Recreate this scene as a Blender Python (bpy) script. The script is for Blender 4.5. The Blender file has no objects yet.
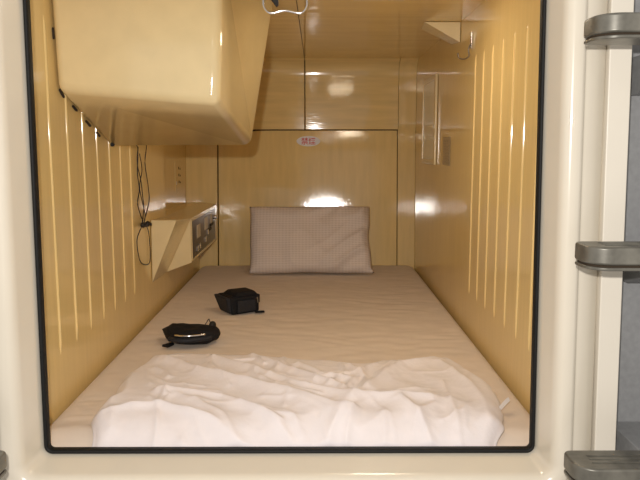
import bpy, bmesh, math, random
from mathutils import Vector, Matrix, noise
from math import sin, cos, pi, sqrt, exp, atan
random.seed(4)
Z0 = 1.30                       # height of the lens above the corridor floor
scene = bpy.context.scene
COL = scene.collection

# ------------------------------------------------------------------ camera
F = 690.0
pitch = atan(93 / F); yaw = atan(3 / F)
cd = bpy.data.cameras.new('camera'); cam = bpy.data.objects.new('camera', cd); COL.objects.link(cam)
cam.location = (0, 0, Z0)
cam.rotation_euler = (pi / 2 - pitch, 0, -yaw)
cd.sensor_width = 36; cd.lens = F * 36 / 640; cd.clip_start = 0.02
scene.camera = cam

# ------------------------------------------------------------------ light
world = bpy.data.worlds.new('world'); scene.world = world; world.use_nodes = True
bg = world.node_tree.nodes['Background']
bg.inputs[0].default_value = (1.0, 0.93, 0.86, 1); bg.inputs[1].default_value = 0.45

def lamp(name, kind, loc, energy, color, rot=(0, 0, 0), **kw):
    l = bpy.data.lights.new(name, kind); l.energy = energy; l.color = color
    for k, v in kw.items(): setattr(l, k, v)
    o = bpy.data.objects.new(name, l); COL.objects.link(o); o.location = loc; o.rotation_euler = rot
    return o
lamp('camera_flash', 'POINT', (-0.035, -0.02, Z0 + 0.075), 45, (1.0, 0.95, 0.90), shadow_soft_size=0.012)
scene.view_settings.view_transform = 'Standard'; scene.view_settings.look = 'None'
scene.view_settings.gamma = 1; scene.view_settings.use_curve_mapping = False
scene.view_settings.exposure = 0.2

# ------------------------------------------------------------------ materials
def newmat(name):
    m = bpy.data.materials.new(name); m.use_nodes = True
    return m, m.node_tree.nodes, m.node_tree.links, m.node_tree.nodes['Principled BSDF']
def coords(N, L, scale):
    t = N.new('ShaderNodeTexCoord'); mp = N.new('ShaderNodeMapping'); mp.inputs['Scale'].default_value = scale
    L.new(t.outputs['Object'], mp.inputs['Vector']); return mp.outputs['Vector']
def mat(name, col, rough=.5, metal=0, nscale=40, var=.06, bump=.0, coat=0, stretch=(1, 1, 1), spec=.5, sheen=0):
    m, N, L, B = newmat(name)
    v = coords(N, L, stretch)
    n = N.new('ShaderNodeTexNoise'); n.inputs['Scale'].default_value = nscale; n.inputs['Detail'].default_value = 4
    L.new(v, n.inputs['Vector'])
    r = N.new('ShaderNodeValToRGB')
    r.color_ramp.elements[0].position = .3; r.color_ramp.elements[1].position = .7
    r.color_ramp.elements[0].color = tuple(c * (1 - var) for c in col) + (1,)
    r.color_ramp.elements[1].color = tuple(min(1, c * (1 + var)) for c in col) + (1,)
    L.new(n.outputs['Fac'], r.inputs['Fac']); L.new(r.outputs['Color'], B.inputs['Base Color'])
    B.inputs['Roughness'].default_value = rough; B.inputs['Metallic'].default_value = metal
    B.inputs['Coat Weight'].default_value = coat; B.inputs['Specular IOR Level'].default_value = spec
    B.inputs['Sheen Weight'].default_value = sheen
    if bump:
        b = N.new('ShaderNodeBump'); b.inputs['Strength'].default_value = bump; b.inputs['Distance'].default_value = .002
        L.new(n.outputs['Fac'], b.inputs['Height']); L.new(b.outputs['Normal'], B.inputs['Normal'])
    return m

def frp(name, col, streak, rough=.065, wave=.3, gs=70, var=.03, comb=.1):
    """glossy moulded plastic with a combed, slightly wavy face; faint colour streaks stand in for reflections"""
    m, N, L, B = newmat(name)
    v = coords(N, L, streak)
    n = N.new('ShaderNodeTexNoise'); n.inputs['Scale'].default_value = gs; n.inputs['Detail'].default_value = 3
    L.new(v, n.inputs['Vector'])
    r = N.new('ShaderNodeValToRGB'); r.color_ramp.elements[0].position = .3; r.color_ramp.elements[1].position = .7
    r.color_ramp.elements[0].color = tuple(c * (1 - var) for c in col) + (1,)
    r.color_ramp.elements[1].color = tuple(min(1, c * (1 + var)) for c in col) + (1,)
    L.new(n.outputs['Fac'], r.inputs['Fac']); L.new(r.outputs['Color'], B.inputs['Base Color'])
    B.inputs['Roughness'].default_value = rough; B.inputs['IOR'].default_value = 1.62
    w = N.new('ShaderNodeTexNoise'); w.inputs['Scale'].default_value = 5; w.inputs['Detail'].default_value = 1
    L.new(coords(N, L, (1, 1, 1)), w.inputs['Vector'])
    b1 = N.new('ShaderNodeBump'); b1.inputs['Strength'].default_value = wave; b1.inputs['Distance'].default_value = .006
    L.new(w.outputs['Fac'], b1.inputs['Height'])
    b2 = N.new('ShaderNodeBump'); b2.inputs['Strength'].default_value = comb; b2.inputs['Distance'].default_value = .002
    f = N.new('ShaderNodeTexNoise'); f.inputs['Scale'].default_value = 420; f.inputs['Detail'].default_value = 1
    L.new(coords(N, L, tuple(k if k == 1 else k * .3 for k in streak)), f.inputs['Vector'])
    L.new(f.outputs['Fac'], b2.inputs['Height']); L.new(b1.outputs['Normal'], b2.inputs['Normal'])
    L.new(b2.outputs['Normal'], B.inputs['Normal'])
    return m
IV = (0.79, 0.585, 0.255)
M_side = frp('ivory_side', IV, (1, 1, .05))
M_back = frp('ivory_back', IV, (1, 1, .06), wave=.15, gs=45, var=.05, comb=.05)  # upright colour streaks painted in for reflected light
M_ceil = frp('ivory_ceiling', IV, (.06, 1, 1), wave=.5, gs=30, var=.06)  # crosswise colour streaks imitate reflections in the gloss
M_upper = frp('ivory_upper_back', IV, (.10, 1, 1), gs=38, var=.09, comb=.04)  # ribbons of reflected light painted as crosswise colour streaks
M_box = frp('ivory_housing', (0.77, 0.62, 0.35), (1, 1, 1), rough=.12, wave=.15, gs=20)
M_frame = mat('cream_moulding', (0.74, 0.68, 0.565), rough=.20, nscale=9, var=.02, coat=.3)
M_plate = mat('cream_plate', (0.76, 0.71, 0.61), rough=.35, nscale=9, var=.02)
M_rubber = mat('black_rubber', (0.008, 0.008, 0.008), rough=.6, nscale=200, var=.2, spec=.25)
M_dark = mat('dark_gap', (0.03, 0.018, 0.008), rough=.9)
M_grey = mat('grey_panel', (0.28, 0.285, 0.29), rough=.5, nscale=90, var=.08, bump=.1)
M_alu = mat('worn_aluminium', (0.17, 0.163, 0.138), rough=.38, metal=.4, nscale=34, var=.34, bump=.10)
M_chrome = mat('chrome', (0.8, 0.8, 0.8), rough=.12, metal=1, var=.02)
M_steel = mat('dark_steel', (0.22, 0.18, 0.13), rough=.3, metal=.8)
M_black = mat('black_nylon', (0.008, 0.008, 0.010), rough=.75, nscale=400, var=.4, bump=.4, spec=.25)
M_blackg = mat('charcoal_nylon', (0.016, 0.017, 0.022), rough=.6, nscale=400, var=.4, bump=.4, spec=.3)
M_cable = mat('cable_black', (0.012, 0.010, 0.010), rough=.45)
M_panel = mat('bronze_panel', (0.085, 0.06, 0.045), rough=.3, metal=.3, var=.05)
M_btn = mat('grey_button', (0.58, 0.50, 0.36), rough=.4)
M_blackp = mat('black_plastic', (0.02, 0.018, 0.016), rough=.6, spec=.25)
M_mirror = mat('mirror_glass', (0.88, 0.86, 0.74), rough=.25, metal=.1, var=.01)
M_white = mat('white_label', (0.80, 0.78, 0.80), rough=.5, var=.02)
M_red = mat('red_ink', (0.62, 0.04, 0.04), rough=.5, var=.05)
M_notice = mat('faded_notice', (0.47, 0.37, 0.22), rough=.4, nscale=60, var=.08)
M_ink = mat('faded_ink', (0.36, 0.29, 0.19), rough=.5)
M_floor = mat('corridor_vinyl', (0.20, 0.17, 0.14), rough=.5, nscale=30, var=.1)

def cloth(name, col, weave=900, wstr=.15, nscale=18, nstr=.25, rough=.85, var=.03):
    m, N, L, B = newmat(name)
    n = N.new('ShaderNodeTexNoise'); n.inputs['Scale'].default_value = nscale; n.inputs['Detail'].default_value = 5
    L.new(coords(N, L, (1, 1, 1)), n.inputs['Vector'])
    r = N.new('ShaderNodeValToRGB'); r.color_ramp.elements[0].position = .3; r.color_ramp.elements[1].position = .7
    r.color_ramp.elements[0].color = tuple(c * (1 - var) for c in col) + (1,)
    r.color_ramp.elements[1].color = tuple(min(1, c * (1 + var)) for c in col) + (1,)
    L.new(n.outputs['Fac'], r.inputs['Fac']); L.new(r.outputs['Color'], B.inputs['Base Color'])
    B.inputs['Roughness'].default_value = rough; B.inputs['Sheen Weight'].default_value = .1
    B.inputs['Specular IOR Level'].default_value = .2
    b = N.new('ShaderNodeBump'); b.inputs['Strength'].default_value = nstr; b.inputs['Distance'].default_value = .006
    L.new(n.outputs['Fac'], b.inputs['Height']); L.new(b.outputs['Normal'], B.inputs['Normal'])
    return m
M_sheet = cloth('cotton_sheet', (0.74, 0.63, 0.525))
M_duvet = cloth('white_cotton', (0.85, 0.79, 0.79), nscale=22, nstr=.45)

def pillow_mat():
    m, N, L, B = newmat('ribbed_pillow_cotton')
    t = N.new('ShaderNodeTexCoord')
    def wave(axis, sc):
        w = N.new('ShaderNodeTexWave'); w.wave_type = 'BANDS'; w.bands_direction = axis; w.inputs['Scale'].default_value = sc
        w.inputs['Distortion'].default_value = 1.2; w.inputs['Detail'].default_value = 1; w.inputs['Detail Scale'].default_value = .3
        L.new(t.outputs['Object'], w.inputs['Vector']); return w.outputs['Fac']
    a = wave('Z', 44); c = wave('X', 22)
    mx = N.new('ShaderNodeMath'); mx.operation = 'MULTIPLY_ADD'; mx.inputs[1].default_value = .45
    L.new(c, mx.inputs[0]); L.new(a, mx.inputs[2])
    r = N.new('ShaderNodeValToRGB'); r.color_ramp.elements[0].color = (.60, .51, .455, 1); r.color_ramp.elements[1].color = (.76, .67, .62, 1)
    L.new(mx.outputs[0], r.inputs['Fac']); L.new(r.outputs['Color'], B.inputs['Base Color'])
    b = N.new('ShaderNodeBump'); b.inputs['Strength'].default_value = .3; b.inputs['Distance'].default_value = .002
    L.new(mx.outputs[0], b.inputs['Height']); L.new(b.outputs['Normal'], B.inputs['Normal'])
    B.inputs['Roughness'].default_value = .85; B.inputs['Specular IOR Level'].default_value = .2
    return m
M_pillow = pillow_mat()

# ------------------------------------------------------------------ helpers (all shapes are given relative to the lens height Z0)
def root_loc(o):
    while o.parent: o = o.parent
    return o.location
def obj(name, bm, m, parent=None, smooth=False, bevel=0, seg=3, base=None, ang=.6):
    off = Vector(root_loc(parent)) if parent else Vector(base) + Vector((0, 0, Z0)) if base else Vector((0, 0, 0))
    for v in bm.verts: v.co += Vector((0, 0, Z0)) - off
    bmesh.ops.recalc_face_normals(bm, faces=bm.faces)
    me = bpy.data.meshes.new(name); bm.to_mesh(me); bm.free()
    if smooth:
        for p in me.polygons: p.use_smooth = True
    me.materials.append(m)
    o = bpy.data.objects.new(name, me); COL.objects.link(o)
    if parent: o.parent = parent
    else: o.location = off
    if bevel:
        b = o.modifiers.new('bevel', 'BEVEL'); b.width = bevel; b.segments = seg; b.limit_method = 'ANGLE'; b.angle_limit = ang
        b.harden_normals = True
        for p in me.polygons: p.use_smooth = True
    return o
def thing(name, label, cat, base, group=None):
    o = bpy.data.objects.new(name, None); COL.objects.link(o); o.empty_display_size = .05
    o.location = (base[0], base[1], base[2] + Z0)
    return tag(o, label, cat, group)
def tag(o, label, cat, group=None):
    o['label'] = label; o['category'] = cat
    if group: o['group'] = group
    return o
def struct(o): o['kind'] = 'structure'; return o
def box(bm, x0, x1, y0, y1, z0, z1):
    vs = [bm.verts.new((x, y, z)) for x in (x0, x1) for y in (y0, y1) for z in (z0, z1)]
    for f in ((0, 1, 3, 2), (4, 6, 7, 5), (0, 4, 5, 1), (2, 3, 7, 6), (0, 2, 6, 4), (1, 5, 7, 3)): bm.faces.new([vs[i] for i in f])
    return bm
def bx(*a): return box(bmesh.new(), *a)
def poly(bm, pts, faces):
    vs = [bm.verts.new(p) for p in pts]
    for f in faces: bm.faces.new([vs[i] for i in f])
    return bm
def grid(bm, nu, nv, fn, closed=False):
    vs = [[bm.verts.new(fn(i / nu, j / nv)) for j in range(nv + 1)] for i in range(nu + 1)]
    for i in range(nu):
        for j in range(nv): bm.faces.new((vs[i][j], vs[i + 1][j], vs[i + 1][j + 1], vs[i][j + 1]))
    return vs
def catmull(pts, n):
    P = [Vector(p) for p in pts]; P = [P[0] * 2 - P[1]] + P + [P[-1] * 2 - P[-2]]; out = []
    for i in range(1, len(P) - 2):
        for k in range(n):
            t = k / n
            out.append(.5 * ((2 * P[i]) + (-P[i - 1] + P[i + 1]) * t + (2 * P[i - 1] - 5 * P[i] + 4 * P[i + 1] - P[i + 2]) * t * t + (-P[i - 1] + 3 * P[i] - 3 * P[i + 1] + P[i + 2]) * t ** 3))
    out.append(P[-2]); return out
def tube(bm, pts, r, seg=8, n=6, smooth=True):
    P = catmull(pts, n) if smooth else [Vector(p) for p in pts]
    rings = []; up = Vector((0.13, .31, .94))
    for i, p in enumerate(P):
        d = (P[min(i + 1, len(P) - 1)] - P[max(i - 1, 0)]).normalized()
        a = d.cross(up)
        if a.length < .05: a = d.cross(Vector((1, 0, 0)))
        a.normalize(); b = d.cross(a).normalized(); up = b.cross(d) if False else up
        rr = r(i / (len(P) - 1)) if callable(r) else r
        rings.append([bm.verts.new(p + (a * cos(t) + b * sin(t)) * rr) for t in (2 * pi * k / seg for k in range(seg))])
    for A, B_ in zip(rings, rings[1:]):
        for k in range(seg): bm.faces.new((A[k], A[(k + 1) % seg], B_[(k + 1) % seg], B_[k]))
    bm.faces.new(rings[0]); bm.faces.new(rings[-1][::-1]); return bm
def ball(bm, c, s, seg=16, rot=None):
    M = Matrix.Translation(c) @ (rot or Matrix()) @ Matrix.Diagonal((s[0], s[1], s[2], 1))
    bmesh.ops.create_uvsphere(bm, u_segments=seg, v_segments=seg // 2 + 2, radius=1, matrix=M); return bm
def cyl(bm, c, r, h, axis='Z', seg=20):
    R = {'Z': Matrix(), 'X': Matrix.Rotation(pi / 2, 4, 'Y'), 'Y': Matrix.Rotation(pi / 2, 4, 'X')}[axis]
    bmesh.ops.create_cone(bm, cap_ends=True, segments=seg, radius1=r, radius2=r, depth=h, matrix=Matrix.Translation(c) @ R); return bm
def rrect(l, r, b, t, rad, n=8):
    out = []
    for cx, cz, a0 in ((r - rad, t - rad, 0), (l + rad, t - rad, pi / 2), (l + rad, b + rad, pi), (r - rad, b + rad, 1.5 * pi)):
        for k in range(n + 1):
            a = a0 + pi / 2 * k / n; out.append((cx + rad * cos(a), cz + rad * sin(a)))
    return out

# ------------------------------------------------------------------ the capsule shell
XL, XR, ZC, ZB = -.55, .458, .395, -.70
Y0, Y1 = 1.235, 3.235
def yb(z):                                   # the back wall is moulded slightly hollow, with a cove under the ceiling
    y = Y1 if z > .0785 else Y1 + .018 - .0965 * (.0785 - z)
    if z > .335: y -= .06 - sqrt(max(0, .06 ** 2 - (z - .335) ** 2))
    return y

def rib(bm, x, s, y, z0, z1):                # half round moulded rib, tapering out at both ends
    n = 6; rings = []
    for z, h in ((z0, 0), (z0 + .012, .6), (z0 + .03, 1), (z1 - .03, 1), (z1 - .012, .6), (z1, 0)):
        rings.append([bm.verts.new((x + s * (.0036 * h * sin(pi * k / n) - .0005), y - .0042 * (.3 + .7 * h) * cos(pi * k / n), z)) for k in range(n + 1)])
    for A, B_ in zip(rings, rings[1:]):
        for k in range(n): bm.faces.new((A[k], A[k + 1], B_[k + 1], B_[k]))

bm = bx(XR, XR + .03, Y0, Y1 + .03, ZB, ZC + .03)
for k in range(7): rib(bm, XR, -1, 1.446 + .0985 * k, -.443, .268)
wr = struct(obj('wall_right', bm, M_side)); 

NY0, NX, NZ = 2.50, -.612, -.256             # alcove beside the pillow: near edge, depth, sill
bm = bx(XL - .03, XL, Y0, NY0, ZB, ZC + .03)
for k in range(7): rib(bm, XL, 1, 1.438 + .1012 * k, -.446, .268)
box(bm, NX - .03, XL, NY0, Y1 + .03, ZB, NZ)
box(bm, NX - .03, NX, NY0, Y1 + .03, NZ, ZC + .03)
struct(obj('wall_left', bm, M_side))
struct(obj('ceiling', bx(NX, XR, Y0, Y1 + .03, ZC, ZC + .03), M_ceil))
struct(obj('floor', bx(XL, XR, Y0, Y1, ZB - .03, ZB), M_side))

wb = struct(obj('wall_back', bx(NX, XR, Y1 + .022, Y1 + .04, ZB, ZC), M_dark))
def back_piece(name, rects, m=M_back):
    bm = bmesh.new()
    for (x0, x1, z0, z1, fwd) in rects:
        nv = max(2, int((z1 - z0) / .02))
        vs = grid(bm, 1, nv, lambda u, v: (x0 + (x1 - x0) * u, yb(z0 + (z1 - z0) * v) - fwd * (x0 + (x1 - x0) * u + .04), z0 + (z1 - z0) * v))
        e = [vs[0][j] for j in range(nv + 1)] + [vs[1][j] for j in range(nv, -1, -1)]
        w = [bm.verts.new((v.co.x, max(v.co.y + .012, Y1 + .02), v.co.z)) for v in e]
        for k in range(len(e)): bm.faces.new((e[k], e[(k + 1) % len(e)], w[(k + 1) % len(e)], w[k]))
    return obj(name, bm, m, wb, smooth=True, bevel=.0025, seg=2, ang=.9)
back_piece('hatch_panel', [(-.461, .3725, -.60, .0765, .018)])
back_piece('wall_panel', [(NX, -.4655, -.60, .4, 0)])
back_piece('wall_panel', [(.3765, XR, -.60, .395, 0)])
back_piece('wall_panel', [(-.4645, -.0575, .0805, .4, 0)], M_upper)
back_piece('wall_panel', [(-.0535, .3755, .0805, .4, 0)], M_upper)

# ceiling lamp, its far edge just above the picture
M_glow, N_, L_, B_n = newmat('lamp_diffuser'); B_n.inputs['Base Color'].default_value = (.8, .75, .65, 1)
B_n.inputs['Emission Color'].default_value = (1.0, .84, .62, 1); B_n.inputs['Emission Strength'].default_value = 17
cl = thing('ceiling_lamp', 'flat warm glowing lamp on the capsule ceiling near its mouth', 'lamp', (.167, 1.81, ZC))
obj('lamp_frame', bx(.098, .235, 1.635, 1.930, ZC - .006, ZC - .0002), M_box, cl, bevel=.002)
obj('lamp_diffuser', bx(.106, .227, 1.645, 1.880, ZC - .010, ZC - .006), M_glow, cl, bevel=.002)

# ceiling seam
struct(obj('trim_4', bx(-.0565, -.0545, 1.3, 3.175, ZC - .0012, ZC + .001), M_dark))

# ------------------------------------------------------------------ moulded front frame
GL, GR, GB, GT = -.504, .403, -.562, .372
def taper(x, z, o):
    k = (z - GB) / .81
    return x + (-.013 * k if x > 0 else .006 * k)
def loops(specs, n=8):
    """specs: (l, r, b, t, radius, y)"""
    bm = bmesh.new(); prev = None; first = None
    for (l, r, b, t, rad, y) in specs:
        ring = [bm.verts.new((taper(x, z, 0), y, z)) for x, z in rrect(l, r, b, t, rad, n)]
        if prev:
            for k in range(len(ring)): bm.faces.new((prev[k], prev[(k + 1) % len(ring)], ring[(k + 1) % len(ring)], ring[k]))
        else: first = ring
        prev = ring
    return bm, first, prev
def off(o, y, rad=None): return (GL - o, GR + o * .9, GB - o, GT + o, .016 + (o if rad is None else rad), y)
specs = [off(.12, 1.235, .02), off(-.001, 1.235), off(-.001, 1.218), off(.002, 1.208), off(.006, 1.150), off(.009, 1.138), off(.015, 1.131), off(.022, 1.128),
         off(.036, 1.128), off(.041, 1.130), off(.045, 1.136), off(.047, 1.142), off(.051, 1.143),
         (-1.05, .478, -.80, .60, .004, 1.143), (-1.05, .478, -.80, .60, .004, 1.235)]
bm, a, b = loops(specs)
for k in range(len(a)): bm.faces.new((a[k], b[k], b[(k + 1) % len(a)], a[(k + 1) % len(a)]))
struct(obj('trim_1', bm, M_frame, smooth=True))
bm, a, b = loops([off(-.001, 1.211), off(-.005, 1.209), off(-.0075, 1.213), off(-.0075, 1.226), off(-.001, 1.230), off(-.001, 1.211)])
g = tag(obj('door_seal', bm, M_rubber, smooth=True, base=(0, 1.22, -.57)), 'thin black rubber seal running round the mouth of the sleeping capsule', 'seal')

# post strip beside the frame, then the grey wall the ladder stands against
def vstrip(x0, x1, y0, y1, lean):
    bm = bmesh.new(); vs = []
    for z in (-.80, .60):
        k = (z + .56) / .81 * -lean
        vs.append([(x0 + k, y0, z), (x1 + k, y0, z), (x1 + k, y1, z), (x0 + k, y1, z)])
    poly(bm, vs[0] + vs[1], [(0, 1, 2, 3), (7, 6, 5, 4), (0, 4, 5, 1), (1, 5, 6, 2), (2, 6, 7, 3), (3, 7, 4, 0)]); return bm
struct(obj('trim_2', vstrip(.4815, .518, 1.134, 1.235, .014), M_plate, bevel=.002))
struct(obj('wall_front', bx(.46, 1.15, 1.235, 1.26, -.80, .60), M_grey))
struct(obj('trim_3', bx(-1.05, 1.15, -.4, 4.0, -Z0 - .02, -Z0), M_floor))['label'] = 'corridor floor'
struct(obj('wall_below', bx(-1.05, 1.15, 1.16, 1.26, -Z0, -.80), M_plate))

# ------------------------------------------------------------------ ladder steps
LZ = {'right': .370, 'left': -.464}
def ladder_step(z, x0, x1, label):
    """x0 is the rounded end"""
    s = 1 if x1 > x0 else -1
    r = thing('ladder_step', label, 'step', (x0 + s * .1, 1.02, z - .045), 'grey metal ladder steps beside the capsule mouth')
    ya, ybk = .978, 1.048
    def outline(inset):
        rad = .034 - inset; pts = []
        xe = x0 + s * inset; y0_, y1_ = ya + inset, ybk - inset
        pts.append((x1, y0_))
        for k in range(9):
            a = pi / 2 * k / 8; pts.append((xe + s * rad * (1 - sin(a)), y0_ + rad * (1 - cos(a))))
        for k in range(5):
            a = pi / 2 * k / 4; pts.append((xe + s * .012 * (1 - cos(a)), y1_ - .012 + .012 * sin(a)))
        pts.append((x1, y1_)); return pts
    def slab(za, zb, inset):
        bm = bmesh.new(); o = outline(inset)
        A = [bm.verts.new((x, y, za)) for x, y in o]; B_ = [bm.verts.new((x, y, zb)) for x, y in o]
        for k in range(len(o)): bm.faces.new((A[k], A[(k + 1) % len(o)], B_[(k + 1) % len(o)], B_[k]))
        bm.faces.new(A); bm.faces.new(B_[::-1]); return bm
    td = obj('tread', slab(z - .027, z, 0), M_alu, r, bevel=.004, seg=3)
    obj('groove_strip', slab(z - .030, z - .027, .003), M_dark, r)
    obj('base_plate', slab(z - .035, z - .030, .0005), M_alu, r, bevel=.0015)
    bm = bmesh.new()
    for yy in (1.000, 1.012, 1.024): box(bm, min(x0 + s * .03, x1), max(x0 + s * .03, x1), yy, yy + .003, z - .0005, z + .0012)
    gr = obj('tread_ridges', bm, M_alu, td)
    xb = x0 + s * .155
    bm = bmesh.new()
    P = [(1.05, z - .030), (1.235, z - .030), (1.235, z - .095), (1.2, z - .095), (1.05, z - .042)]
    pts = [(xb, y, zz) for y, zz in P] + [(x1, y, zz) for y, zz in P]; n = len(P)
    poly(bm, pts, [tuple(range(n)), tuple(range(2 * n - 1, n - 1, -1))] + [(k, (k + 1) % n, n + (k + 1) % n, n + k) for k in range(n)])
    br = obj('bracket', bm, M_grey, r, bevel=.002)
    return r
ladder_step(.184, .390, 1.12, 'smooth grey metal ladder step seen from below, topmost of the three on the right')
ladder_step(-.143, .393, 1.12, 'worn grey metal ladder step at mid height, middle one of the three on the right')
ladder_step(-.480, .392, 1.12, 'grey metal ladder step with ridged tread, lowest of the three on the right')
ladder_step(-.478, -.492, -1.04, 'rounded end of a grey ladder step beside the lower left corner of the frame')

# ------------------------------------------------------------------ mattress under its sheet
MZ = -.549
def fold_noise(x, y, sx, sy, ang, seed):
    c, s = cos(ang), sin(ang); u = (c * x + s * y) * sx; v = (-s * x + c * y) * sy
    w = noise.noise(Vector((x * 3, y * 3, seed + 7)))
    return 1 - 2 * abs(noise.noise(Vector((u + w, v + w * .8, seed))))
def mat_drop(y):                               # the near edge of the mattress rounds over
    e = max(0, y - 1.229)
    return 0 if e > .07 else .035 * (1 - e / .07) ** 2
def sheet_h(x, y):
    a = .0016 * fold_noise(x, y, 4, 16, .25, 1) + .0012 * fold_noise(x, y, 6, 22, -.35, 5)
    a += .0014 * exp(-((y - 2.0) / .35) ** 2) * fold_noise(x, y, 5, 26, .12, 9)
    e = max(0, (-.33 - x) / .2) * max(0, (1.75 - y) / .5)
    return a + .004 * min(e, 1) * fold_noise(x, y, 3, 30, .1, 3)
bm = bmesh.new()
mx0, mx1, my0, my1 = XL + .004, XR - .004, 1.247, 3.196
def mat_fn(u, v):
    x = mx0 + (mx1 - mx0) * u; y = my0 + (my1 - my0) * v
    ex = min(x - mx0, mx1 - x); ey = min(y - my0, my1 - y)
    d = .0
    d += mat_drop(y)
    for e, rad in ((ex, .028), (my1 - y, .02)):
        if e < rad: d += rad - sqrt(max(0, rad ** 2 - (rad - e) ** 2))
    rr = .09                                      # rounded far corners
    if y > my1 - rr and ex < rr:
        cx = mx0 + rr if x < 0 else mx1 - rr; q = sqrt((x - cx) ** 2 + (y - my1 + rr) ** 2)
        if q > rr: d += min(.05, (q - rr) * 1.2)
    return (x, y, MZ - d + sheet_h(x, y) * min(1, min(ex, ey) / .04))
vs = grid(bm, 150, 240, mat_fn)
edge = [vs[i][0] for i in range(151)] + [vs[150][j] for j in range(1, 241)] + [vs[i][240] for i in range(149, -1, -1)] + [vs[0][j] for j in range(239, 0, -1)]
low = [bm.verts.new((v.co.x, v.co.y, ZB + .002)) for v in edge]
for k in range(len(edge)): bm.faces.new((edge[k], edge[(k + 1) % len(edge)], low[(k + 1) % len(edge)], low[k]))
bm.faces.new(low)
tag(obj('mattress', bm, M_sheet, smooth=True, base=(0, 2.2, ZB)), 'mattress in a beige fitted sheet filling the capsule floor', 'mattress')

# ------------------------------------------------------------------ duvet
def interp(t, tab):
    for (a, va), (b, vb) in zip(tab, tab[1:]):
        if t <= b: k = (t - a) / (b - a); k = max(0, min(1, k)); k = k * k * (3 - 2 * k); return va + (vb - va) * k
    return tab[-1][1]
LEFT = [(1.24, -.425), (1.32, -.446), (1.38, -.446), (1.43, -.430), (1.52, -.446), (1.62, -.452), (1.80, -.42)]
RIGHT = [(1.24, .340), (1.30, .366), (1.40, .378), (1.50, .390), (1.58, .392), (1.66, .375), (1.80, .34)]
FAR = [(-.45, 1.69), (-.36, 1.755), (-.2, 1.75), (0, 1.70), (.1, 1.67), (.2, 1.70), (.33, 1.71), (.41, 1.60)]
RIDGES = [  # crest line in x,y ; height ; width
    ([(-0.424, 1.697), (-0.343, 1.615), (-0.27, 1.54), (-0.147, 1.451), (-0.035, 1.361), (0.045, 1.296)], 0.020, 0.018),
    ([(-0.255, 1.671), (-0.132, 1.539), (-0.037, 1.42), (0.068, 1.36), (0.169, 1.349), (0.232, 1.36)], 0.018, 0.016),
    ([(-0.172, 1.714), (-0.063, 1.553), (0.028, 1.451), (0.068, 1.372)], 0.013, 0.013),
    ([(0.071, 1.349), (0.108, 1.407), (0.155, 1.517), (0.203, 1.597), (0.293, 1.66)], 0.018, 0.017),
    ([(0.055, 1.296), (0.015, 1.218), (-0.03, 1.149)], 0.016, 0.014),
    ([(0.068, 1.296), (0.053, 1.209), (0.031, 1.136)], 0.012, 0.010),
    ([(-0.426, 1.298), (-0.373, 1.318), (-0.314, 1.324), (-0.227, 1.282), (-0.124, 1.219)], 0.014, 0.013),
    ([(0.078, 1.59), (0.105, 1.496), (0.104, 1.407)], 0.012, 0.013),
    ([(0.3, 1.628), (0.337, 1.462), (0.339, 1.279)], 0.012, 0.016),
    ([(0.167, 1.332), (0.211, 1.231), (0.217, 1.14)], 0.014, 0.014),
    ([(-0.333, 1.409), (-0.201, 1.373), (-0.071, 1.266)], 0.011, 0.011),
    ([(-0.428, 1.54), (-0.411, 1.421), (-0.427, 1.335)], 0.010, 0.012),
    ([(0.122, 1.28), (0.124, 1.2), (0.109, 1.136)], 0.008, 0.010),
    ([(-0.256, 1.233), (-0.209, 1.175), (-0.186, 1.137)], 0.008, 0.011),
    ([(-0.041, 1.614), (0.007, 1.524), (0.062, 1.483)], 0.009, 0.011),
    ([(0.273, 1.359), (0.276, 1.255), (0.266, 1.139)], 0.010, 0.012),
    ([(-0.155, 1.334), (-0.108, 1.296), (-0.051, 1.232), (-0.031, 1.174)], 0.009, 0.010)]
rr_ = random.Random(11)
for _ in range(60):
    x_, y_, a_ = rr_.uniform(-.42, .37), rr_.uniform(1.25, 1.72), rr_.gauss(0, .35); a_ += -.95 if x_ < .02 else .95; l_ = rr_.uniform(.08, .20); b_ = rr_.uniform(-.03, .03)
    RIDGES.append(([(x_ - l_ * cos(a_) / 2, y_ - l_ * sin(a_) / 2), (x_ + b_ * sin(a_), y_ - b_ * cos(a_)), (x_ + l_ * cos(a_) / 2, y_ + l_ * sin(a_) / 2)], rr_.uniform(.002, .006), rr_.uniform(.006, .012)))
def seg_dist(p, a, b):
    ab = (b[0] - a[0], b[1] - a[1]); t = ((p[0] - a[0]) * ab[0] + (p[1] - a[1]) * ab[1]) / (ab[0] ** 2 + ab[1] ** 2); t = max(0, min(1, t))
    return sqrt((p[0] - a[0] - t * ab[0]) ** 2 + (p[1] - a[1] - t * ab[1]) ** 2)
def duvet_h(x, y):
    h = 0
    wx = x + .012 * noise.noise(Vector((x * 9, y * 9, 2))); wy = y + .012 * noise.noise(Vector((x * 9, y * 9, 12)))
    for pl, hh, w in RIDGES:
        d = min(seg_dist((wx, wy), a, b) for a, b in zip(pl, pl[1:]))
        h += hh * exp(-(d / (w * .85)) ** 1.25)
    h = .030 * (1 - exp(-h / .022))
    h += .0035 * fold_noise(x, y, 3, 9, -.95, 21) + .0025 * fold_noise(x, y, 6, 14, .9, 31) + .0006 * fold_noise(x, y, 30, 40, .3, 41)
    h += .008 * noise.noise(Vector((x * 5, y * 5, 50)))
    return h * .95
bm = bmesh.new(); NU, NV = 230, 170
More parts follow.
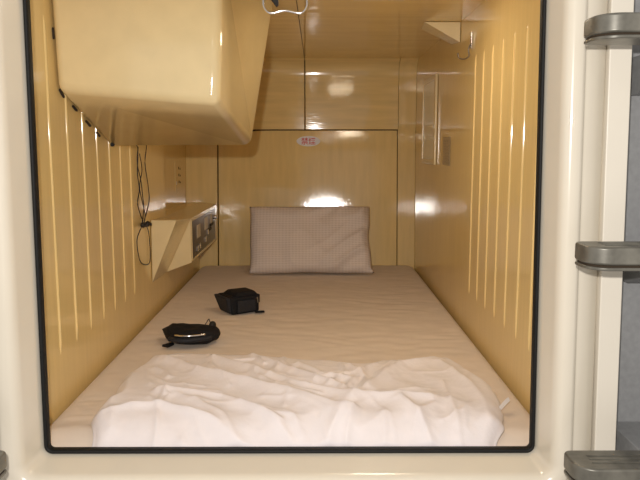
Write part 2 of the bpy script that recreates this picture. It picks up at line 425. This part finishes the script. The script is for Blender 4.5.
def duv(u, v, top=True):
    y = 1.229 + (1.78 - 1.229) * v
    l, r = interp(y, LEFT), interp(y, RIGHT)
    x = l + (r - l) * u
    f = interp(x, FAR) + .012 * noise.noise(Vector((x * 12, 0, 3)))
    y = 1.229 + (f - 1.229) * v
    jx = .007 * noise.noise(Vector((y * 16, u * 2, 8)))
    x += jx * (abs(u - .5) * 2) ** 4
    ex = min(u, 1 - u) * (r - l); ey = (1 - v) * (f - 1.229)
    th = .030 * sqrt(1 - (1 - min(1, ex / .030)) ** 2) * sqrt(1 - (1 - min(1, ey / .05)) ** 2)
    th *= 1 - .5 * max(0, min(1, (y - 1.38) / .3))
    fy = y - 1.229; th -= .012 * max(0, 1 - fy / .10) ** 1.5
    k = .25 + .75 * min(1, min(ex, ey) / .08)
    k *= min(1, min(ex, ey) / .02)
    z = MZ + .004 - mat_drop(y) + th + duvet_h(x, y) * k
    return (x, y, max(z, MZ + .011 - mat_drop(y)))
vs = grid(bm, NU, NV, duv)
edge = [vs[i][0] for i in range(NU + 1)] + [vs[NU][j] for j in range(1, NV + 1)] + [vs[i][NV] for i in range(NU - 1, -1, -1)] + [vs[0][j] for j in range(NV - 1, 0, -1)]
low = [bm.verts.new((v.co.x, v.co.y, min(v.co.z - .001, MZ + .0065 - mat_drop(v.co.y)))) for v in edge]
for k in range(len(edge)): bm.faces.new((edge[k], edge[(k + 1) % len(edge)], low[(k + 1) % len(edge)], low[k]))
vl = [[None] * (NV + 1) for _ in range(NU + 1)]
for v, l in zip(edge, low): v.index = 0
lowmap = {e: l for e, l in zip(edge, low)}
for i in range(NU + 1):
    for j in range(NV + 1):
        e = vs[i][j]; vl[i][j] = lowmap.get(e) or bm.verts.new((e.co.x, e.co.y, min(e.co.z - .001, MZ + .0065 - mat_drop(e.co.y))))
for i in range(NU):
    for j in range(NV): bm.faces.new((vl[i][j], vl[i][j + 1], vl[i + 1][j + 1], vl[i + 1][j]))
duvet = tag(obj('duvet', bm, M_duvet, smooth=True, base=(-.02, 1.5, MZ)), 'crumpled white duvet folded across the near end of the bed', 'duvet')
bm = bmesh.new()
vs = grid(bm, 3, 6, lambda u, v: (.372 + .026 * v + .002 * u, 1.352 + .020 * u + .012 * v, MZ + .008 + .030 * v * (1 - v * .25)))
lb = obj('care_label', bm, M_white, duvet); lb['label'] = 'small white care label sticking up at the right edge'
sm = lb.modifiers.new('thick', 'SOLIDIFY'); sm.thickness = .0008

# ------------------------------------------------------------------ pillow leaning on the hatch
bm = bmesh.new(); base = Vector((-.033, 2.925, MZ + .006)); up = Vector((0, .155, .30)).normalized(); nrm = Vector((0, -.30, .155)).normalized()
def pil(sign):
    def f(u, v):
        a, b = 2 * u - 1, 2 * v - 1
        pinch = 1 - .018 * (1 - a * a) * b * b; px = 1 - .03 * (1 - b * b) * a * a
        X = .266 * a * px + (.006 * (1 - v)); H = .155 + .155 * b * pinch
        t = .042 * (max(0, (1 - a ** 4)) ** .5) * (max(0, (1 - b ** 4)) ** .5)
        w = .020 * fold_noise(X, H, 4, 13, .6, 61) * max(0, .45 + a) + .007 * fold_noise(X, H, 6, 9, -.4, 71)
        X += .005 * noise.noise(Vector((H * 14, a * 1.5, 81))); H += .004 * noise.noise(Vector((X * 9, b * 1.5, 91)))
        t += w * min(1, 8 * (1 - abs(a))) * min(1, 8 * (1 - abs(b)))
        if a > .9 and b < -.9: X += .006
        return base + Vector((1, 0, 0)) * X + up * H + nrm * (t * sign + .012)
    return f
grid(bm, 70, 44, pil(1)); grid(bm, 70, 44, pil(-1))
bmesh.ops.remove_doubles(bm, verts=bm.verts, dist=.0004)
tag(obj('pillow', bm, M_pillow, smooth=True, base=(-.033, 2.97, MZ)), 'flat pinkish beige pillow with fine ribs leaning against the back wall', 'pillow')

# ------------------------------------------------------------------ television housing hanging over the left side
bm = bmesh.new()
P = [(-.546, 1.457, .3935), (-.194, 1.452, .3935), (-.546, 1.478, .118), (-.203, 1.455, .088),
     (-.546, 1.82, .3935), (-.106, 1.80, .3935), (-.546, 1.82, .004), (-.166, 1.84, -.004)]
P[7] = (-.172, 1.805, .006)
poly(bm, P, [(0, 1, 3, 2), (4, 6, 7, 5), (0, 4, 5, 1), (2, 3, 7, 6), (0, 2, 6, 4), (1, 5, 7, 3)])
ee = []
bm.edges.ensure_lookup_table(); bm.verts.ensure_lookup_table()
def E_(a, b): return bm.edges.get((bm.verts[a], bm.verts[b]))
bmesh.ops.bevel(bm, geom=[E_(0, 2), E_(2, 3), E_(1, 3), E_(3, 7), E_(2, 6)], offset=.019, segments=8, profile=.5, affect='EDGES')
tvb = thing('television_housing', 'large ivory moulded box hanging from the ceiling over the left side of the bed', 'housing', (-.37, 1.65, 0))
obj('housing_body', bm, M_box, tvb, smooth=True)
for (ya, za, yc, zc) in ((1.478, .235, 1.480, .215), (1.50, .112, 1.522, .098), (1.575, .082, 1.60, .073), (1.66, .052, 1.69, .041), (1.735, .027, 1.76, .018)):
    bm = poly(bmesh.new(), [(x, y, z) for x in (-.5495, -.5455) for (y, z) in ((ya, za + .007), (yc, zc + .007), (yc + .002, zc + .011), (ya + .002, za + .011))],
         [(0, 1, 2, 3), (4, 7, 6, 5), (0, 4, 5, 1), (1, 5, 6, 2), (2, 6, 7, 3), (3, 7, 4, 0)])
    obj('mounting_pad', bm, M_dark, tvb)
bm = bmesh.new(); cyl(bm, (-.528, 1.80, .006), .005, .006, 'Y'); obj('screw', bm, M_blackp, tvb)

# wire holder with a dark clip, hanging from the ceiling beside the housing
wh = thing('wire_holder', 'bent chrome wire holder hanging from the ceiling beside the ivory box', 'holder', (-.064, 1.44, .26))
tube_pts = [(-.1085, 1.44, .3935), (-.108, 1.44, .30), (-.107, 1.44, .281), (-.099, 1.44, .2695), (-.088, 1.44, .268), (-.064, 1.44, .2725), (-.040, 1.44, .268), (-.029, 1.44, .2695), (-.021, 1.44, .281), (-.020, 1.44, .30), (-.0195, 1.44, .3935)]
obj('bent_wire', tube(bmesh.new(), tube_pts, .0028), M_chrome, wh, smooth=True)
obj('ceiling_plate', bx(-.118, -.010, 1.425, 1.455, .389, .3945), M_chrome, wh, bevel=.001)
bm = bmesh.new(); P = [(-.100, .305), (-.082, .282), (-.078, .286), (-.078, .345), (-.100, .345)]
pts = [(x, y, z) for y in (1.447, 1.462) for x, z in P]
poly(bm, pts, [(0, 1, 2, 3, 4), (9, 8, 7, 6, 5)] + [(k, (k + 1) % 5, 5 + (k + 1) % 5, 5 + k) for k in range(5)])
obj('dark_clip', bm, M_blackp, wh, bevel=.001)

# ------------------------------------------------------------------ control console
cs = thing('control_console', 'ivory moulded shelf console with a dark control panel left of the pillow', 'console', (-.5, 2.8, -.455))
bm = bmesh.new()
xw = XL + .0015
P = [(xw, 2.266, -.239), (-.463, 2.266, -.239), (xw, 2.258, -.449),            # 0 A 1 B 2 T
     (-.463, 2.518, -.260), (xw, 2.483, -.453), (-.463, 2.518, -.424),          # 3 C 4 D 5 E
     (-.463, 3.175, -.260), (-.463, 3.165, -.424), (xw, 3.165, -.453), (xw, 3.19, -.252), (xw, 2.5, -.247)]
poly(bm, P, [(0, 1, 2), (1, 3, 4, 2), (3, 5, 4), (3, 6, 7, 5), (5, 7, 8, 4), (0, 10, 3, 1), (10, 9, 6, 3), (6, 9, 8, 7), (0, 2, 4, 8, 9, 10)])
obj('console_body', bm, M_box, cs, bevel=.003, seg=2)
px = -.462
pn = obj('control_panel', bx(px - .002, px + .0025, 2.535, 3.10, -.410, -.272), M_panel, cs, bevel=.001)
pn['label'] = 'dark bronze control panel'
obj('panel_rim', bx(px - .002, px + .001, 2.527, 3.108, -.417, -.266), M_box, cs, bevel=.0008)
for y, z in ((2.62, -.322), (2.80, -.312)):
    obj('display_window', bx(px, px + .0045, y, y + .075, z - .025, z + .025), M_btn, pn, bevel=.001)
for y, z in ((2.61, -.385), (2.66, -.382), (2.80, -.375), (2.86, -.352)):
    obj('button', bx(px, px + .007, y, y + .022, z - .010, z + .010), M_chrome, pn, bevel=.001)
for y, z in ((2.88, -.345), (2.94, -.330)):
    obj('slider', bx(px, px + .006, y, y + .09, z - .008, z + .004), M_blackp, pn, bevel=.001)
bm = cyl(bmesh.new(), (px + .010, 3.03, -.306), .009, .022, 'X'); kn = obj('volume_knob', bm, M_chrome, pn, smooth=False, bevel=.001)
kn['label'] = 'small chrome knob'
bm = bx(px, px + .005, 2.96, 3.0, -.33, -.285); obj('display_window', bm, M_btn, pn, bevel=.001)

# sockets in the alcove wall
so = thing('socket_plate', 'ivory socket plate with small dark holes on the alcove wall above the console', 'socket', (NX, 3.05, -.14))
obj('plate', bx(NX, NX + .003, 2.98, 3.12, -.19, -.06), M_side, so, bevel=.001)
for z in (-.092, -.122, -.152):
    obj('socket_hole', cyl(bmesh.new(), (NX + .003, 3.055, z), .0065, .002, 'X'), M_dark, so)
    obj('socket_hole', cyl(bmesh.new(), (NX + .003, 3.085, z - .004), .0045, .002, 'X'), M_dark, so)
obj('socket_jack', cyl(bmesh.new(), (NX + .003, 2.995, -.155), .008, .003, 'X'), M_btn, so)

# ------------------------------------------------------------------ earphones hanging on the left wall
ep = thing('earphones', 'thin black earphones hanging in a loose tangle from under the ivory box', 'earphones', (-.545, 2.14, -.24))
xe = XL + .004
def wy(pts): return [(xe + dx, y, z) for (y, z, dx) in pts]
c1 = wy([(1.83, .03, .03), (1.95, .012, .01), (2.105, .004, .002), (2.12, -.03, 0), (2.105, -.08, .001), (2.125, -.13, 0), (2.09, -.17, .002), (2.12, -.21, .003), (2.135, -.236, .006), (2.10, -.255, .003), (2.075, -.285, 0), (2.10, -.345, 0), (2.16, -.37, .001), (2.225, -.372, 0), (2.235, -.33, 0), (2.22, -.27, 0), (2.15, -.236, .006)])
c2 = wy([(2.112, 0, .004), (2.10, -.05, .003), (2.13, -.10, .004), (2.15, -.15, .003), (2.16, -.19, .003), (2.13, -.225, .005), (2.12, -.245, .005)])
c3 = wy([(1.84, .03, .032), (2.0, .02, .01), (2.22, .012, .001), (2.205, -.05, 0), (2.235, -.12, 0), (2.245, -.17, 0), (2.20, -.205, .002), (2.155, -.228, .005), (2.17, -.245, .006)])
c4 = wy([(2.118, -.02, .006), (2.145, -.07, .005), (2.11, -.12, .005), (2.14, -.18, .006), (2.165, -.21, .005), (2.14, -.24, .007), (2.12, -.225, .009)])
for c in (c1, c3): obj('cable', tube(bmesh.new(), c, .0016, 6), M_cable, ep, smooth=True)
bm = bmesh.new(); tube(bm, c2, .0016, 6); tube(bm, c4, .0014, 6); obj('tangled_cable', bm, M_cable, ep, smooth=True)
for y, z in ((2.115, -.238), (2.175, -.241)):
    bm = ball(bmesh.new(), (xe + .010, y, z), (.008, .012, .0095)); cyl(bm, (xe + .017, y + .004, z - .002), .005, .008, 'X', 12)
    obj('earbud', bm, M_cable, ep, smooth=True)

# ------------------------------------------------------------------ right wall: framed mirror, hook, corner gusset, faded notice
xr = XR - .001
mr = thing('wall_mirror', 'narrow ivory framed mirror set on the right wall near the far end', 'mirror', (xr, 2.82, -.07))
bm = bmesh.new()
ya, yc, za, zb = 2.655, 2.975, -.068, .275; fw, fd = .028, .010
out = [(ya, za), (yc, za), (yc, zb), (ya, zb)]; inn = [(ya + fw, za + .02), (yc - .010, za + .02), (yc - .010, zb - .02), (ya + fw, zb - .02)]
pts = [(xr, y, z) for y, z in out] + [(xr - fd, y, z) for y, z in out] + [(xr - fd, y, z) for y, z in inn] + [(xr, y, z) for y, z in inn]
fs = []
for k in range(4):
    j = (k + 1) % 4
    fs += [(k, j, 4 + j, 4 + k), (4 + k, 4 + j, 8 + j, 8 + k), (8 + k, 8 + j, 12 + j, 12 + k), (12 + k, 12 + j, j, k)]
poly(bm, pts, fs); obj('mirror_frame', bm, M_box, mr, bevel=.003, seg=2)
obj('mirror_glass', bx(xr - .006, xr, ya + fw - .002, yc - .008, za + .018, zb - .018), M_mirror, mr)

hk = thing('coat_hook', 'small chrome hook on the right wall beside the ribs', 'hook', (xr, 2.10, .28))
obj('backplate', bx(xr - .004, xr, 2.083, 2.103, .287, .335), M_chrome, hk, bevel=.001)
obj('hook', tube(bmesh.new(), [(xr - .005, 2.095, .30), (xr - .009, 2.095, .285), (xr - .007, 2.095, .268), (xr - .020, 2.095, .258), (xr - .036, 2.095, .262), (xr - .040, 2.095, .276)], .0022), M_steel, hk, smooth=True)

gs = bmesh.new()
P = [(.341, 2.262, ZC - .001), (xr, 2.262, ZC - .001), (xr, 2.262, .330), (.350, 2.40, ZC - .001), (xr, 2.40, ZC - .001), (xr, 2.40, .343)]
poly(gs, P, [(0, 1, 2), (3, 5, 4), (0, 2, 5, 3), (0, 3, 4, 1), (1, 4, 5, 2)])
tag(obj('corner_gusset', gs, M_box, base=(.43, 2.4, .33), bevel=.0025, seg=2), 'small triangular ivory gusset in the corner of the ceiling and right wall', 'gusset')

nt = thing('faded_notice', 'faded grey notice sticker on the right wall next to the mirror', 'sticker', (xr, 2.46, -.065))
obj('sticker_sheet', bx(xr - .0008, xr, 2.385, 2.52, -.064, .034), M_notice, nt)
bm = bmesh.new()
for c in range(4):
    z = .024
    while z > -.055:
        h = random.uniform(.003, .007); w = random.uniform(.012, .02)
        y = 2.398 + c * .031
        box(bm, xr - .0012, xr - .0007, y, y + w, z - h, z); z -= h + random.uniform(.003, .006)
pr = obj('faded_print', bm, M_ink, nt)

# ------------------------------------------------------------------ no smoking sticker
yy = yb(.027) - .0004
def sy(z): return yb(z) - .0006
ns = thing('no_smoking_sticker', 'small white oval sticker with two red characters at the top of the back panel', 'sticker', (-.040, yy, 0))
bm = bmesh.new(); n = 40
A = [bm.verts.new((-.040 + .055 * cos(2 * pi * k / n), sy(.027 + .024 * sin(2 * pi * k / n)), .027 + .024 * sin(2 * pi * k / n))) for k in range(n)]
B_ = [bm.verts.new((v.co.x, v.co.y - .0012, v.co.z)) for v in A]
bm.faces.new(A); bm.faces.new(B_[::-1])
for k in range(n): bm.faces.new((A[k], A[(k + 1) % n], B_[(k + 1) % n], B_[k]))
obj('oval_label', bm, M_white, ns)
cu = bpy.data.curves.new('characters', 'FONT'); cu.body = '\u7981\u7159'; cu.size = .034; cu.align_x = 'CENTER'; cu.align_y = 'CENTER'; cu.offset = .0003; cu.extrude = .0002
tmp = bpy.data.objects.new('tmp', cu); COL.objects.link(tmp)
dg = bpy.context.evaluated_depsgraph_get(); dg.update()
me = bpy.data.meshes.new_from_object(tmp.evaluated_get(dg)); bpy.data.objects.remove(tmp)
xs = [v.co.x for v in me.vertices]; zs = [v.co.y for v in me.vertices]; cx = (max(xs) + min(xs)) / 2; cz = (max(zs) + min(zs)) / 2
rl = ns.location
for v in me.vertices:
    x, y, z = v.co
    v.co = (-.040 + (x - cx) - rl.x, sy(.027 + y - cz) - .0015 - z - rl.y, .027 + Z0 + (y - cz) - rl.z)
me.materials.append(M_red); tx = bpy.data.objects.new('characters', me); COL.objects.link(tx); tx.parent = ns; tx['label'] = 'red no smoking characters'

# ------------------------------------------------------------------ black camera pouch
def xf(bm, M, verts=None): bmesh.ops.transform(bm, matrix=M, verts=verts or bm.verts)
pc = thing('camera_pouch', 'boxy black camera pouch lying on the sheet, the one nearer the pillow', 'pouch', (-.28, 2.32, MZ))
PM = Matrix.Translation((-.276, 2.195, MZ + .004)) @ Matrix.Rotation(math.radians(33), 4, 'Z') @ Matrix.Scale(.93, 4)      # local origin: the corner nearest the lens
def pobj(name, bm, m, bev=.004, par=None, seg=3):
    xf(bm, PM); return obj(name, bm, m, par or pc, bevel=bev, seg=seg)
def hexa(b, t, z0, z1):
    bm = bmesh.new(); pts = [(x, y, z0) for x, y in b] + [(x, y, z1) for x, y in t]
    return poly(bm, pts, [(3, 2, 1, 0), (4, 5, 6, 7), (0, 1, 5, 4), (1, 2, 6, 5), (2, 3, 7, 6), (3, 0, 4, 7)])
pb = pobj('pouch_body', hexa([(.0, .0), (.112, .006), (.110, .095), (.0, .100)], [(-.008, .004), (.114, .008), (.112, .105), (-.008, .112)], 0, .064), M_black, .009)
pobj('end_panel', hexa([(-.006, .010), (.004, .006), (.004, .094), (-.006, .088)], [(-.020, .008), (-.004, .006), (-.004, .108), (-.022, .108)], .004, .062), M_blackg, .005)
pobj('lid_flap', hexa([(.012, .002), (.110, .006), (.108, .10), (.010, .106)], [(.026, .014), (.098, .020), (.096, .084), (.024, .088)], .062, .078), M_black, .006)
pobj('front_pocket', hexa([(.020, -.007), (.092, -.004), (.092, .006), (.020, .004)], [(.020, -.005), (.092, -.002), (.092, .008), (.020, .006)], .008, .050), M_blackg, .003)
bm = tube(bmesh.new(), [(.098, -.002, .056), (.099, -.004, .046), (.099, -.005, .036)], .0022); xf(bm, PM); z_ = obj('zip_pull', bm, M_steel, pc, smooth=True)
pobj('belt_loop', bx(.112, .121, .02, .08, .030, .060), M_blackg, .002)
pobj('strap_tab', hexa([(.085, -.012), (.116, -.024), (.118, -.012), (.090, .004)], [(.085, -.012), (.116, -.024), (.118, -.012), (.090, .004)], .001, .007), M_black, .001)

# ------------------------------------------------------------------ soft black pouch
sp = thing('soft_pouch', 'soft flat black pouch with a silver zip edge lying nearest the duvet', 'pouch', (-.37, 1.965, MZ))
SM = Matrix.Translation((-.360, 1.908, MZ + .007)) @ Matrix.Rotation(math.radians(-21), 4, 'Z') @ Matrix.Diagonal((.90, 1.45, 1.25, 1))
bm = bmesh.new(); NN = 28
def half_w(t):      # t 0 at the pointed left end, 1 at the rounded right end
    return .050 * (sin(pi * t ** 1.25)) ** (.85 - .35 * t) if 0 < t < .995 else 0.0
def sfn(sign):
    def f(u, v):
        t = .5 - .5 * cos(pi * u); w = max(.0005, half_w(t)); s = 2 * v - 1
        th = .017 * (max(0, 1 - s * s) ** .5) * min(1, w / .03)
        th *= 1 + .25 * noise.noise(Vector((t * 6, s * 3, 4)))
        return (-.105 + .205 * t, w * s - .010 * sin(pi * t), .017 + sign * th)
    return f
grid(bm, NN, 16, sfn(1)); grid(bm, NN, 16, sfn(-1)); bmesh.ops.remove_doubles(bm, verts=bm.verts, dist=.0006)
xf(bm, SM); obj('pouch_body', bm, M_black, sp, smooth=True)
def sedge(t, z, k=1.0): return Vector((-.105 + .205 * t, -max(.0005, half_w(t)) * k - .010 * sin(pi * t), z))
bm = tube(bmesh.new(), [sedge(t, .017, 1.03) for t in (.42, .55, .68, .8, .9, .97)] , .005); xf(bm, SM); obj('rim_piping', bm, M_blackg, sp, smooth=True)
bm = tube(bmesh.new(), [sedge(t, .026, .93) for t in (.52, .62, .72, .82, .91)], .0024); xf(bm, SM)
z_ = obj('zip_edge', bm, M_chrome, sp, smooth=True); z_['label'] = 'silver curved zip edge'
bm = ball(bmesh.new(), (.062, .020, .032), (.011, .008, .009)); xf(bm, SM); obj('cord_toggle', bm, M_blackp, sp, smooth=True)
bm = tube(bmesh.new(), [(.01, .045, .020), (.02, .050, .034), (.040, .034, .034), (.062, .020, .034)], .0013); xf(bm, SM); obj('draw_cord', bm, M_blackg, sp, smooth=True)
bm = hexa([(-.035, -.066), (-.012, -.068), (-.010, -.048), (-.026, -.046)], [(-.035, -.066), (-.012, -.068), (-.010, -.048), (-.026, -.046)], .001, .006); xf(bm, SM); obj('pull_tab', bm, M_black, sp, bevel=.001)
